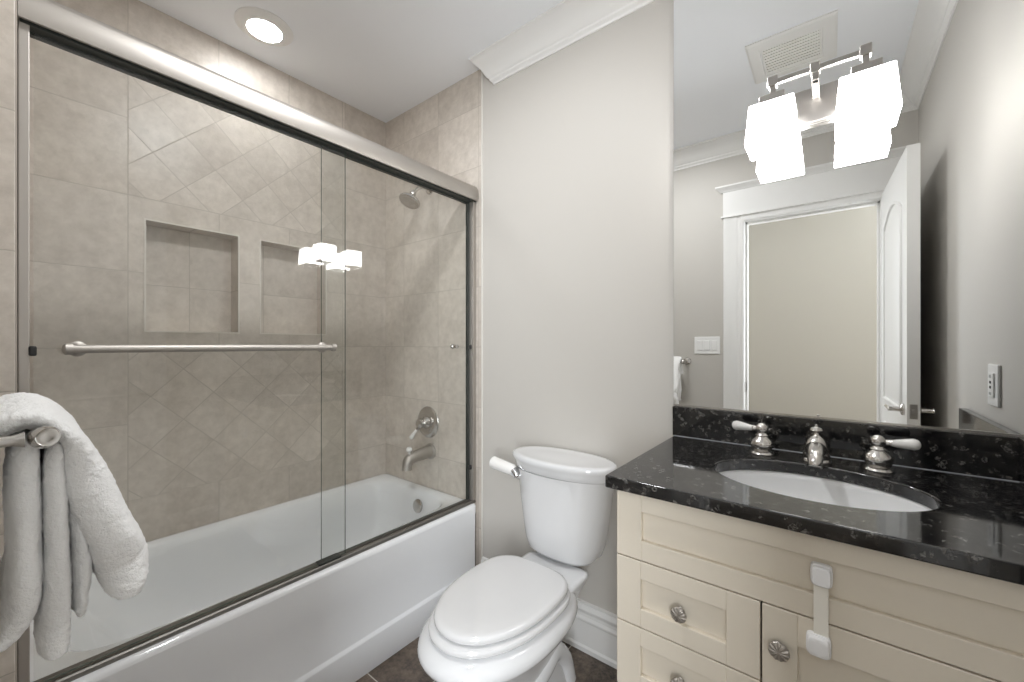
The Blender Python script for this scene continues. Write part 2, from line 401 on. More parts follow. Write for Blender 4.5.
# door leaf standing open against the right wall
door = thing('door_1', (1.586, YD+0.01, 0.0), 'white panelled door standing open beside the right wall, seen in the mirror', 'door'); door['kind'] = 'structure'
def door_leaf():
    L, T, H = 0.675, 0.040, 2.052
    bm = bmesh.new(); box(bm, 0.0, T, 0.005, L, 0.012, H)
    for sx in (-1, 1):                          # raised mouldings of the two panels on both faces
        xf = -0.001 if sx < 0 else T+0.001
        def ringpath(y0, y1, z0, z1, arch):
            p = [(y0, z0), (y1, z0), (y1, z1-arch)]
            if arch:
                for k in range(1, 12):
                    t = k/12; y = y1+(y0-y1)*t; p.append((y, z1-arch+arch*math.sin(PI*t)**0.9))
            p.append((y0, z1-arch)); return p
        for (z0, z1, arch) in ((0.95, 1.90, 0.07), (0.22, 0.82, 0.0)):
            pth = ringpath(0.10, L-0.11, z0, z1, arch)
            pp = pth+[pth[0]]
            for a, b in zip(pp, pp[1:]):
                tube(bm, [(xf, a[0], a[1]), (xf, b[0], b[1])], 0.0085, 8)
            off = 0.03
            cy, cz = (0.10+L-0.11)/2, (z0+z1)/2
            f1 = [(xf+sx*0.0005, cy+(y-cy)*0.86, cz+(q-cz)*0.95) for y, q in pth]; f2 = [(xf+sx*0.004, cy+(y-cy)*0.78, cz+(q-cz)*0.92) for y, q in pth]
            rings(bm, [f1, f2])
    return bm
leaf = finish('leaf', door_leaf(), 'trim', smooth=35)
def lever(sx):
    bm = bmesh.new(); y, zz = 0.675-0.062, 0.955; x = 0.0 if sx < 0 else 0.040
    lathe(bm, [(0.025, 0.0), (0.025, 0.006), (0.022, 0.009), (0.011, 0.012), (0.009, 0.045), (0.011, 0.05), (0.0, 0.052)], (x, y, zz), (sx, 0, 0), 24)
    tube(bm, [(x+sx*0.043, y+0.008, zz), (x+sx*0.044, y-0.03, zz), (x+sx*0.043, y-0.11, zz)], [0.008, 0.0085, 0.0065], 12)
    return finish('handle', bm, 'polished')
parts = [leaf, lever(-1), lever(1)]
bm = bmesh.new(); box(bm, 0.008, 0.032, 0.674, 0.6765, 0.925, 0.985); box(bm, 0.014, 0.026, 0.676, 0.684, 0.945, 0.965); parts.append(finish('latch_plate', bm, 'fixture', bevel=0.002))
for zz in (0.25, 1.05, 1.82):
    bm = bmesh.new(); tube(bm, [(0.045, 0.004, zz-0.045), (0.045, 0.004, zz+0.045)], 0.006, 10); parts.append(finish('hinge', bm, 'nickel'))
for o in parts: o.parent = door
door.rotation_euler[2] = math.radians(-2.4)
bm = bmesh.new(); box(bm, OX0-0.0005, OX0+0.0018, YD-0.045, YD-0.012, 0.92, 0.985); struct(finish('trim_11', bm, 'fixture', bevel=0.001))   # strike plate

# ------------------------------------------------------------------ bathtub
tub = thing('bathtub', (-0.39, -0.72, 0), 'white alcove bathtub with a plain apron below the sliding glass shower doors', 'bathtub')
def tub_shell():
    bm = bmesh.new(); RZ = 0.447; g = 0.002
    X0, X1, Y0, Y1 = XL+g, -0.001, YF+g, -g
    n = 64
    def rect_loop(x0, x1, y0, y1, z):
        cx, cy = (x0+x1)/2, (y0+y1)/2; hx, hy = (x1-x0)/2, (y1-y0)/2; L = []
        for k in range(n):
            t = 2*PI*k/n; c, s = math.cos(t), math.sin(t); e = 2/40
            L.append((cx+hx*math.copysign(abs(c)**e, c), cy+hy*math.copysign(abs(s)**e, s), z))
        return L
    def se(x0, x1, y0, y1, z, e):
        cx, cy = (x0+x1)/2, (y0+y1)/2; hx, hy = (x1-x0)/2, (y1-y0)/2; L = []
        for k in range(n):
            t = 2*PI*k/n; c, s = math.cos(t), math.sin(t)
            L.append((cx+hx*math.copysign(abs(c)**(2/e), c), cy+hy*math.copysign(abs(s)**(2/e), s), z))
        return L
    rings(bm, [rect_loop(X0, X1, Y0, Y1, 0.40), rect_loop(X0, X1, Y0, Y1, RZ-0.01), rect_loop(X0+0.004, X1-0.006, Y0, Y1-0.004, RZ-0.002), rect_loop(X0+0.012, X1-0.014, Y0+0.012, Y1-0.012, RZ),
               se(X0+0.045, X1-0.095, Y0+0.06, Y1-0.055, RZ-0.002, 7), se(X0+0.055, X1-0.108, Y0+0.075, Y1-0.065, RZ-0.014, 6.5),
               se(X0+0.065, X1-0.118, Y0+0.11, Y1-0.075, RZ-0.06, 6), se(X0+0.075, X1-0.128, Y0+0.20, Y1-0.09, 0.25, 5.5),
               se(X0+0.095, X1-0.145, Y0+0.29, Y1-0.12, 0.13, 5), se(X0+0.14, X1-0.19, Y0+0.36, Y1-0.17, 0.095, 4.5), se(X0+0.25, X1-0.29, Y0+0.6, Y1-0.4, 0.088, 3)], cap0=False)
    return bm
finish('basin', tub_shell(), 'tub', tub, smooth=50)
bm = bmesh.new()
AP = [(-0.03, 0.0), (0.006, 0.0), (0.008, 0.004), (0.008, 0.122), (0.007, 0.126), (-0.001, 0.133), (-0.003, 0.138), (-0.002, 0.30), (-0.001, 0.40), (-0.001, 0.430), (-0.03, 0.432)]
rings(bm, [[(x, y, zz) for x, zz in AP] for y in (YF+0.002, -0.024)]); finish('apron', bm, 'tub', tub, smooth=40)
bm = bmesh.new(); lathe(bm, [(0.034, 0.0), (0.036, 0.004), (0.034, 0.010), (0.026, 0.014), (0.0, 0.016)], (-0.365, -0.079, 0.368), (0, -1, 0.12), 28)
finish('overflow_plate', bm, 'polished', tub)
bm = bmesh.new(); lathe(bm, [(0.036, 0.0), (0.036, 0.004), (0.03, 0.006), (0.022, 0.003), (0.0, 0.003)], (-0.43, -0.30, 0.092), (0, 0, 1), 28)
finish('drain', bm, 'polished', tub)

# ------------------------------------------------------------------ shower enclosure
enc = thing('shower_door_frame', (-0.04, -0.72, 0.447), 'brushed nickel shower frame of header, side jambs and bottom track on the tub edge', 'shower frame')
HD = [(-0.078, 1.958), (-0.078, 2.012), (-0.060, 2.016), (-0.030, 2.016), (-0.012, 2.010), (-0.003, 1.994), (0.0, 1.972), (0.0, 1.950), (-0.003, 1.940), (-0.010, 1.940), (-0.012, 1.958)]
bm = bmesh.new(); rings(bm, [[(x, y, zz) for x, zz in HD] for y in (YF+0.001, -0.001)]); finish('header', bm, 'nickel', enc, smooth=50)
bm = bmesh.new(); box(bm, -0.072, -0.016, YF+0.004, -0.004, 1.936, 1.956); box(bm, -0.048, -0.045, YF+0.004, -0.004, 1.93, 1.956); finish('header_channel', bm, 'channel', enc, smooth=0)
for (y0, y1) in ((YF+0.001, YF+0.018), (-0.020, -0.001)):
    bm = bmesh.new(); box(bm, -0.062, -0.018, y0, y1, 0.460, 1.940); finish('side_jamb', bm, 'nickel', enc, smooth=0, bevel=0.002)
TR = [(-0.060, 0.446), (-0.060, 0.461), (-0.058, 0.463), (-0.041, 0.463), (-0.040, 0.458), (-0.036, 0.458), (-0.035, 0.461), (-0.024, 0.460), (-0.020, 0.457), (-0.019, 0.446)]
bm = bmesh.new(); rings(bm, [[(x, y, zz) for x, zz in TR] for y in (YF+0.001, -0.001)]); finish('bottom_track', bm, 'track', enc, smooth=25)
bm = bmesh.new(); box(bm, -0.056, -0.044, -0.034, -0.0205, 0.464, 1.938); finish('jamb_gasket', bm, 'channel', enc, smooth=0)
bm = bmesh.new(); box(bm, -0.056, -0.024, -0.78, -0.70, 0.460, 0.468); finish('door_guide', bm, 'channel', enc, bevel=0.002)
for (y, zz) in ((YF+0.022, 1.217), (-0.040, 1.219), (-0.040, 0.63)):
    bm = bmesh.new(); box(bm, -0.027, -0.014, y-0.006, y+0.006, zz-0.011, zz+0.011); finish('bumper', bm, 'black', enc, bevel=0.003)
def pane(name, x0, x1, y0, y1, z0, z1, parent):
    bm = bmesh.new(); v = box(bm, x0, x1, y0, y1, z0, z1)
    for f in bm.faces:
        c = f.calc_center_median()
        f.material_index = 0 if abs(c.x-x0) < 1e-4 or abs(c.x-x1) < 1e-4 else 1
    return finish(name, bm, None, parent, smooth=0, mats=['glass', 'glassedge'])
d1 = thing('sliding_glass_door', (-0.034, -1.07, 0.475), 'outer sliding glass shower door carrying the long horizontal towel bar', 'glass shower door')
pane('pane', -0.034, -0.028, YF+0.024, -0.683, 0.466, 1.948, d1)
bm = bmesh.new(); tube(bm, [(0.020, -1.370, 1.221), (0.020, -0.757, 1.221)], 0.0095, 16)
for y in (-1.366, -0.761):
    lathe(bm, [(0.0, -0.001), (0.012, 0.0), (0.013, 0.012), (0.009, 0.016), (0.0, 0.018)], (0.020, y+(0.0 if y > -1 else 0.0), 1.221), (0, 1 if y > -1 else -1, 0), 16)
finish('towel_bar_rail', bm, 'nickel', d1)
for y in (-1.356, -0.771):
    bm = bmesh.new(); lathe(bm, [(0.018, 0.0), (0.018, 0.006), (0.012, 0.010), (0.009, 0.02), (0.009, 0.050)], (-0.028, y, 1.221), (1, 0, 0), 20)
    finish('bar_post', bm, 'nickel', d1)
d2 = thing('sliding_glass_door', (-0.056, -0.39, 0.475), 'inner sliding glass shower door with a small knob, nearest the tub faucet', 'glass shower door')
pane('pane', -0.053, -0.047, -0.762, -0.034, 0.466, 1.948, d2)
bm = bmesh.new(); lathe(bm, [(0.007, 0.0), (0.006, 0.012), (0.011, 0.016), (0.013, 0.022), (0.010, 0.028), (0, 0.030)], (-0.053, -0.105, 1.221), (-1, 0, 0), 20)
lathe(bm, [(0.010, 0.0), (0.010, 0.004), (0.0, 0.006)], (-0.047, -0.105, 1.221), (1, 0, 0), 16)
finish('knob', bm, 'polished', d2)

# ------------------------------------------------------------------ shower fittings on the tiled wall above the tub end
sh = thing('overhead_shower', (-0.365, 0, 2.085), 'nickel shower head on a short bent arm high on the tiled wall', 'shower head')
bm = bmesh.new(); lathe(bm, [(0.030, 0), (0.029, 0.006), (0.018, 0.012), (0.012, 0.016), (0, 0.018)], (-0.365, 0, 2.085), (0, -1, 0), 24); finish('flange', bm, 'polished', sh)
bm = bmesh.new(); tube(bm, [(-0.365, -0.005, 2.085), (-0.365, -0.05, 2.082), (-0.365, -0.085, 2.062), (-0.365, -0.115, 2.032)], 0.0095, 14, sub=5); finish('arm', bm, 'polished', sh)
bm = bmesh.new(); ax = Vector((0.0, -0.42, -0.9))
lathe(bm, [(0.0, -0.004), (0.014, 0.0), (0.017, 0.010), (0.014, 0.018), (0.020, 0.024), (0.034, 0.038), (0.052, 0.050), (0.056, 0.056), (0.056, 0.064), (0.052, 0.068), (0.046, 0.066), (0.030, 0.068), (0.0, 0.069)], (-0.365, -0.112, 2.036), ax, 32)
finish('spray_head', bm, 'polished', sh)
va = thing('shower_valve', (-0.385, 0, 0.80), 'round nickel shower valve with white-tipped lever on the tiled wall', 'shower valve')
bm = bmesh.new(); lathe(bm, [(0.086, 0), (0.086, 0.004), (0.080, 0.010), (0.060, 0.014), (0.036, 0.015), (0, 0.016)], (-0.378, 0, 0.803), (0, -1, 0), 40); finish('escutcheon', bm, 'polished', va)
bm = bmesh.new(); lathe(bm, [(0.034, 0.012), (0.032, 0.022), (0.024, 0.030), (0.022, 0.045), (0.026, 0.052), (0.026, 0.066), (0.016, 0.074), (0, 0.076)], (-0.378, 0, 0.803), (0, -1, 0), 28)
tube(bm, [(-0.378, -0.058, 0.795), (-0.393, -0.070, 0.768)], [0.009, 0.007], 12); finish('valve_stem', bm, 'polished', va)
bm = bmesh.new(); tube(bm, [(-0.391, -0.070, 0.770), (-0.403, -0.078, 0.752), (-0.417, -0.086, 0.727), (-0.421, -0.088, 0.722)], [0.007, 0.009, 0.013, 0.008], 14, sub=3); finish('lever_tip', bm, 'handle', va)
sp = thing('tub_spout', (-0.36, 0, 0.645), 'nickel tub spout with diverter knob projecting over the tub', 'tub spout')
bm = bmesh.new()
lathe(bm, [(0.043, 0), (0.043, 0.006), (0.036, 0.012), (0.0, 0.013)], (-0.36, 0, 0.645), (0, -1, 0), 28)
tube(bm, [(-0.36, -0.008, 0.645), (-0.36, -0.06, 0.643), (-0.36, -0.115, 0.637), (-0.36, -0.148, 0.624), (-0.36, -0.157, 0.598), (-0.36, -0.158, 0.580)], [0.034, 0.033, 0.029, 0.028, 0.025, 0.026], 20, sub=4)
finish('spout_body', bm, 'nickel', sp)
bm = bmesh.new(); lathe(bm, [(0.008, 0), (0.006, 0.018), (0.010, 0.022), (0.016, 0.029), (0.015, 0.039), (0.007, 0.046), (0, 0.047)], (-0.36, -0.140, 0.650), (0, -0.15, 1), 20); finish('diverter_knob', bm, 'handle', sp)

# ------------------------------------------------------------------ toilet
TX = 0.555
to = thing('toilet', (TX, -0.4, 0), 'white two-piece toilet with closed lid between the bathtub and the vanity', 'toilet')
bm = bmesh.new()
rings(bm, [egg(TX, -0.36, 0.092, 0.25, 0.225, 0.0, 2.2, 3.5), egg(TX, -0.36, 0.094, 0.252, 0.227, 0.012, 2.2, 3.5), egg(TX, -0.36, 0.087, 0.242, 0.215, 0.05, 2.2, 3.2),
           egg(TX, -0.37, 0.082, 0.225, 0.20, 0.10, 2.2, 3), egg(TX, -0.39, 0.076, 0.225, 0.20, 0.16, 2.2, 3), egg(TX, -0.41, 0.088, 0.235, 0.23, 0.22, 2.2, 3),
           egg(TX, -0.44, 0.112, 0.25, 0.25, 0.28, 2.1, 2.8), egg(TX, -0.47, 0.142, 0.255, 0.27, 0.326, 2.1, 2.6), egg(TX, -0.48, 0.160, 0.260, 0.27, 0.344, 2.1, 2.5), egg(TX, -0.485, 0.184, 0.277, 0.275, 0.353, 2.1, 2.5),
           egg(TX, -0.485, 0.194, 0.287, 0.28, 0.361, 2.1, 2.5), egg(TX, -0.485, 0.1975, 0.291, 0.28, 0.372, 2.1, 2.5), egg(TX, -0.485, 0.195, 0.288, 0.275, 0.384, 2.1, 2.5),
           egg(TX, -0.485, 0.188, 0.279, 0.265, 0.394, 2.1, 2.5), egg(TX, -0.485, 0.177, 0.264, 0.25, 0.402, 2.1, 2.5), egg(TX, -0.485, 0.160, 0.245, 0.235, 0.4095, 2.1, 2.5)])
def rr(hx, y0, y1, z, e=6, cx=TX, n=48): return egg(cx, (y0+y1)/2, hx, (y1-y0)/2, (y1-y0)/2, z, e, e, n)
rings(bm, [rr(0.050, -0.36, -0.205, 0.12, 4), rr(0.066, -0.36, -0.190, 0.20, 4), rr(0.090, -0.35, -0.172, 0.28, 4), rr(0.115, -0.34, -0.152, 0.35, 5), rr(0.129, -0.34, -0.140, 0.382, 6), rr(0.132, -0.34, -0.134, 0.397, 7), rr(0.129, -0.335, -0.138, 0.406, 7), rr(0.12, -0.32, -0.15, 0.408, 7)])
# trapway swelling on both sides of the pedestal
for sx in (-1, 1):
    tube(bm, [(TX+sx*0.052, -0.50, 0.16), (TX+sx*0.058, -0.43, 0.13), (TX+sx*0.060, -0.35, 0.15), (TX+sx*0.058, -0.28, 0.17), (TX+sx*0.060, -0.22, 0.11), (TX+sx*0.060, -0.20, 0.03)], [0.025, 0.032, 0.033, 0.032, 0.033, 0.038], 16, sub=4)
finish('bowl', bm, 'porc', to, smooth=60)
def dshape(hw, y0, y1, z, e):  # lid outline: rounded front, almost straight back
    yw = y0+(y1-y0)*0.62
    return egg(TX, yw, hw, yw-y0, y1-yw, z, 2.15, e, 72)
bm = bmesh.new(); rings(bm, [dshape(0.160, -0.724, -0.288, 0.4115, 3.2), dshape(0.172, -0.738, -0.281, 0.4135, 3.2), dshape(0.175, -0.742, -0.28, 0.418, 3.2), dshape(0.176, -0.743, -0.278, 0.424, 3.2), dshape(0.174, -0.741, -0.28, 0.429, 3.2), dshape(0.169, -0.735, -0.283, 0.4325, 3.2), dshape(0.150, -0.713, -0.295, 0.4335, 3.2)]); finish('seat', bm, 'seat', to, smooth=50)
bm = bmesh.new(); rings(bm, [dshape(0.150, -0.706, -0.295, 0.4365, 3.2), dshape(0.163, -0.722, -0.284, 0.438, 3.2), dshape(0.166, -0.725, -0.281, 0.442, 3.2), dshape(0.1665, -0.726, -0.281, 0.449, 3.2), dshape(0.164, -0.723, -0.284, 0.455, 3.2), dshape(0.158, -0.715, -0.290, 0.4585, 3.1), dshape(0.15, -0.703, -0.298, 0.460, 3.0), dshape(0.11, -0.65, -0.33, 0.4615, 2.8), dshape(0.05, -0.56, -0.42, 0.462, 2.4)]); finish('seat_lid', bm, 'seat', to, smooth=50)
for sx in (-1, 1):
    bm = bmesh.new(); lathe(bm, [(0.016, 0), (0.017, 0.012), (0.013, 0.030), (0, 0.032)], (TX+sx*0.075, -0.272, 0.407), (0, 0, 1), 20); finish('seat_hinge', bm, 'seat', to)
TKX = TX-0.006; TBX = TX-0.014
def tk(hw, yb, yf, z):      # tank section: shallow bowed front, flat back
    yw = yb-0.05
    return egg(TBX, yw, hw, yw-yf, yb-yw, z, 2.5, 5, 64)
bm = bmesh.new()
rings(bm, [tk(0.095, -0.06, -0.14, 0.410), tk(0.130, -0.045, -0.172, 0.417), tk(0.150, -0.034, -0.191, 0.436), tk(0.162, -0.026, -0.203, 0.475), tk(0.172, -0.022, -0.210, 0.54), tk(0.184, -0.02, -0.217, 0.63), tk(0.196, -0.02, -0.222, 0.72), tk(0.199, -0.02, -0.224, 0.742)])
finish('tank', bm, 'porc', to, smooth=50)
def ld(hw, yb, yf, z): return egg(TKX+0.004, (yb+yf)/2, hw, (yb-yf)/2, (yb-yf)/2, z+0.007, 2.15, 2.15, 64)
bm = bmesh.new()
rings(bm, [ld(0.203, -0.020, -0.222, 0.736), ld(0.207, -0.018, -0.228, 0.740), ld(0.210, -0.016, -0.231, 0.758), ld(0.216, -0.013, -0.236, 0.768), ld(0.220, -0.011, -0.240, 0.776), ld(0.220, -0.011, -0.240, 0.785), ld(0.216, -0.014, -0.236, 0.791), ld(0.205, -0.024, -0.226, 0.7935), ld(0.19, -0.036, -0.212, 0.792), ld(0.10, -0.08, -0.165, 0.793)])
finish('tank_lid', bm, 'porc', to, smooth=50)
bm = bmesh.new()
lathe(bm, [(0.025, -0.012), (0.025, 0.005), (0.016, 0.010), (0.009, 0.024), (0.012, 0.028), (0.010, 0.034), (0, 0.036)], (TX-0.155, -0.158, 0.700), (-0.45, -0.9, 0.1), 20)
tube(bm, [(TX-0.170, -0.188, 0.704), (TX-0.180, -0.186, 0.716), (TX-0.190, -0.184, 0.724)], [0.014, 0.017, 0.020], 14)
lever_o = finish('flush_lever', bm, 'chrome', to)
bm = bmesh.new(); tube(bm, [(TX-0.186, -0.185, 0.722), (TX-0.192, -0.184, 0.724), (TX-0.24, -0.180, 0.728), (TX-0.306, -0.174, 0.733), (TX-0.314, -0.173, 0.7335)], [0.018, 0.0225, 0.0245, 0.026, 0.019], 18)
h = finish('lever_handle', bm, 'handle', lever_o); 

# ------------------------------------------------------------------ vanity
vx0, vx1, vyf = 0.962, XR, -0.542
va_ = thing('vanity_cabinet', (1.345, -0.28, 0), 'cream painted vanity cabinet with shaker drawers and door under black granite', 'cabinet')
bm = bmesh.new(); xe, yb_ = vx1-0.002, vyf+0.024
box(bm, vx0, vx0+0.018, yb_, -0.003, 0.0, 0.885); box(bm, xe-0.018, xe, yb_, -0.003, 0.0, 0.885)
box(bm, vx0+0.018, xe-0.018, -0.012, -0.003, 0.10, 0.885); box(bm, vx0+0.018, xe-0.018, yb_, -0.012, 0.10, 0.118)
box(bm, vx0+0.018, xe-0.018, vyf+0.075, vyf+0.09, 0.0, 0.10); box(bm, 1.253, 1.271, yb_, -0.012, 0.118, 0.70)
box(bm, vx0+0.018, xe-0.018, yb_, yb_+0.018, 0.70, 0.885)
finish('carcass', bm, 'cream', va_, smooth=0, bevel=0.0015)
bm = bmesh.new(); box(bm, vx0+0.004, vx1-0.004, vyf+0.0225, vyf+0.0235, 0.104, 0.883); finish('gap_shade_sheet', bm, 'cabdark', va_, smooth=0)  # dark sheet added behind the fronts, paints the shade in their gaps
def shaker(x0, x1, z0, z1, l, r, b, t, rec=0.0105):
    bm = bmesh.new(); yb = vyf+0.0215; yf = vyf; q = 0.0004
    box(bm, x0, x0+l, yf, yb, z0, z1); box(bm, x1-r, x1, yf, yb, z0, z1)                 # stiles run full height
    box(bm, x0+l, x1-r, yf+q, yb, z0, z0+b); box(bm, x0+l, x1-r, yf+q, yb, z1-t, z1)     # rails between them
    box(bm, x0+l, x1-r, yf+rec, yb, z0+b, z1-t)
    return bm
def knob(x, zz, r, parent):
    bm = bmesh.new(); y = vyf
    lathe(bm, [(0.009, 0.0), (0.006, 0.004), (0.005, 0.012), (r*0.8, 0.012), (r, 0.0145), (r, 0.016)], (x, y+0.004, zz), (0, -1, 0), 24)
    n = 44; L = []          # fluted shell-like face
    for (q, h) in ((1.0, 0.016), (0.92, 0.0185), (0.7, 0.0205), (0.4, 0.0215), (0.12, 0.0218)):
        L.append([(x+math.cos(2*PI*k/n)*r*q*(1+0.035*(k % 2)), y+0.004-h-(0.0016*(k//2 % 2)*min(1, q*1.4)), zz+math.sin(2*PI*k/n)*r*q) for k in range(n)])
    rings(bm, L)
    return finish('knob', bm, 'dknob', parent, smooth=25)
yc = 1.2615
finish('false_front', shaker(vx0, vx1-0.003, 0.7275, 0.884, 0.060, 0.060, 0.045, 0.044), 'cream', va_, smooth=0, bevel=0.0011, seg=1)
for (z0, z1, kz) in ((0.571, 0.7245, 0.643), (0.4145, 0.568, 0.488), (0.105, 0.4115, 0.26)):
    d = finish('drawer', shaker(vx0, yc-0.0015, z0, z1, 0.058, 0.060, 0.043, 0.042), 'cream', va_, smooth=0, bevel=0.0011, seg=1)
    knob(1.109, kz, 0.0165, d)
d = finish('cabinet_door', shaker(yc+0.002, vx1-0.003, 0.105, 0.7245, 0.057, 0.057, 0.06, 0.060), 'cream', va_, smooth=0, bevel=0.0011, seg=1)
knob(1.292, 0.650, 0.0175, d)

# countertop with elliptical cut-out
CX, CY, EA, EB = 1.335, -0.300, 0.205, 0.150
cx0, cx1, cy0, cy1 = 0.940, XR-0.002, -0.562, -0.002
ct = thing('countertop', (1.34, -0.28, 0.886), 'black speckled granite countertop with upstand on the cream vanity', 'countertop')
def slab():
    bm = bmesh.new()
    angs = sorted([2*PI*k/72 for k in range(72)]+[math.atan2(y-CY, x-CX) % (2*PI) for x in (cx0, cx1) for y in (cy0, cy1)])
    A = []
    for a in angs:
        if not A or a-A[-1] > 1e-3: A.append(a)
    outer, inner = [], []
    for a in A:
        c, s = math.cos(a), math.sin(a)
        t = min([(cx1-CX)/c if c > 1e-9 else 9, (cx0-CX)/c if c < -1e-9 else 9, (cy1-CY)/s if s > 1e-9 else 9, (cy0-CY)/s if s < -1e-9 else 9])
        outer.append((CX+c*t, CY+s*t)); q = 1/math.sqrt((c/EA)**2+(s/EB)**2); inner.append((CX+c*q, CY+s*q))
    polybox_hole(bm, outer, inner, 0.886, 0.916); return bm
o = finish('slab', slab(), 'granite', ct, smooth=30, bevel=0.0035, seg=3)
bm = bmesh.new(); box(bm, cx0-0.003, XR-0.022, -0.022, -0.002, 0.9165, 1.017); finish('backsplash', bm, 'granite', ct, smooth=0, bevel=0.0015)
bm = bmesh.new(); box(bm, XR-0.022, XR-0.002, -0.556, -0.002, 0.9165, 1.017); finish('side_splash', bm, 'granite', ct, smooth=0, bevel=0.0015)
bm = bmesh.new(); rings(bm, [[(cx0, -0.022, 0.916), (cx0, -0.024, 0.9162), (cx0, -0.022, 0.918)], [(XR-0.022, -0.022, 0.916), (XR-0.022, -0.024, 0.9162), (XR-0.022, -0.022, 0.918)]]); finish('caulk_bead', bm, 'caulk_grey', ct, smooth=0)
# undermount basin
sk = thing('sink', (CX, CY, 0.76), 'white oval undermount sink set in the black granite countertop', 'sink')
def el(s, z, dy=0): return [(CX+math.cos(2*PI*k/72)*EA*s, CY+dy+math.sin(2*PI*k/72)*EB*s, z) for k in range(72)]
bm = bmesh.new()
rings(bm, [el(1.10, 0.885), el(1.03, 0.8855), el(1.015, 0.884), el(1.0, 0.872), el(0.965, 0.845), el(0.90, 0.815), el(0.78, 0.785), el(0.58, 0.766), el(0.35, 0.757), el(0.11, 0.754)], cap0=False)
rings(bm, [el(1.10, 0.885), el(1.08, 0.865), el(1.02, 0.83), el(0.92, 0.79), el(0.7, 0.752), el(0.3, 0.74)], cap0=False)
finish('basin', bm, 'sinkporc', sk, smooth=60)
bm = bmesh.new(); lathe(bm, [(0.028, 0), (0.028, 0.004), (0.023, 0.006), (0.019, 0.003), (0.017, 0.005), (0, 0.006)], (CX, CY+0.035, 0.7545), (0, 0, 1), 28); finish('drain', bm, 'polished', sk)

# faucet set
fa = thing('faucet', (1.338, -0.105, 0.916), 'widespread nickel sink faucet with two white ceramic lever handles on the granite', 'faucet')
bm = bmesh.new()
lathe(bm, [(0.033, 0), (0.034, 0.004), (0.032, 0.008), (0.029, 0.011), (0.030, 0.018), (0.031, 0.026), (0.029, 0.036), (0.025, 0.048), (0.019, 0.060), (0.011, 0.068), (0.006, 0.072), (0.005, 0.080)], (1.338, -0.105, 0.9155), (0, 0, 1), 32)
tube(bm, [(1.338, -0.110, 0.945), (1.338, -0.140, 0.952), (1.338, -0.178, 0.948), (1.338, -0.203, 0.937), (1.338, -0.209, 0.928)], [0.026, 0.0235, 0.019, 0.015, 0.014], 18, sub=5)
sb_ = finish('spout', bm, 'polished', fa, smooth=50)
bm = bmesh.new(); lathe(bm, [(0.005, 0), (0.010, 0.003), (0.0145, 0.008), (0.012, 0.013), (0.005, 0.016), (0.003, 0.018), (0.004, 0.021), (0, 0.024)], (1.338, -0.105, 0.993), (0, 0, 1), 24); finish('lift_rod', bm, 'polished', fa)
def fhandle(x, sx, ang):
    bm = bmesh.new()
    lathe(bm, [(0.029, 0), (0.030, 0.004), (0.027, 0.008), (0.020, 0.011), (0.024, 0.016), (0.029, 0.024), (0.030, 0.031), (0.026, 0.041), (0.016, 0.049), (0.014, 0.052), (0.017, 0.055), (0.013, 0.059), (0.012, 0.062)], (x, -0.105, 0.9155), (0, 0, 1), 32)
    lathe(bm, [(0.0, -0.001), (0.012, 0.003), (0.0165, 0.012), (0.015, 0.021), (0.008, 0.029), (0, 0.031)], (x, -0.105, 0.974), (0, 0, 1), 24)
    dx, dy = sx*math.cos(ang), math.sin(ang)
    P = lambda d, z: (x+dx*d, -0.105+dy*d, z)
    tube(bm, [P(0.010, 0.988), P(0.020, 0.9885), P(0.024, 0.9885)], [0.007, 0.0075, 0.009], 14)
    h = finish('faucet_handle', bm, 'polished', fa, smooth=50)
    bm = bmesh.new(); tube(bm, [P(0.024, 0.9885), P(0.029, 0.9885), P(0.048, 0.990), P(0.063, 0.991), P(0.072, 0.991), P(0.076, 0.991)], [0.0075, 0.0085, 0.012, 0.0142, 0.011, 0.004], 16, sub=3)
    l = finish('lever', bm, 'handle', fa, smooth=60); l.parent = h; l.matrix_parent_inverse = Matrix()
    l['label'] = 'white ceramic lever'
    l.matrix_parent_inverse = h.matrix_parent_inverse.inverted() @ Matrix.Translation(fa.location).inverted() if False else Matrix()
fhandle(1.212, -1, -0.05)
fhandle(1.462, 1, -0.05)

# child lock strap bridging false front and door
lk = thing('cabinet_lock', (1.355, vyf, 0.75), 'white plastic child safety latch strapped across the vanity door gap', 'child lock')
def pad(z0, z1, hw, x=1.356, yb=vyf, d=0.016):
    bm = bmesh.new(); zc, hz = (z0+z1)/2, (z1-z0)/2
    def loop(s, y): return [(x+hw*s*math.copysign(abs(math.cos(t))**(2/5), math.cos(t)), y, zc+hz*s*math.copysign(abs(math.sin(t))**(2/5), math.sin(t))) for t in [2*PI*k/40 for k in range(40)]]
    rings(bm, [loop(1, yb), loop(1.0, yb-d*0.4), loop(0.97, yb-d*0.5), loop(0.86, yb-d*0.55), loop(0.84, yb-d*0.9), loop(0.76, yb-d), loop(0.45, yb-d)])
    return bm
finish('latch_pad', pad(0.791, 0.831, 0.0165, yb=vyf+0.007, d=0.018), 'lockplastic', lk, smooth=45)
finish('latch_pad', pad(0.665, 0.705, 0.0185, x=1.352), 'lockplastic', lk, smooth=45)
bm = bmesh.new()
rings(bm, [[(1.3555-0.0108, y, zz), (1.3555+0.0108, y, zz), (1.3555+0.0108, y+0.0016, zz), (1.3555-0.0108, y+0.0016, zz)] for y, zz in ((vyf-0.003, 0.795), (vyf-0.005, 0.775), (vyf-0.006, 0.735), (vyf-0.006, 0.70))])
finish('strap', bm, 'strap', lk, smooth=30)

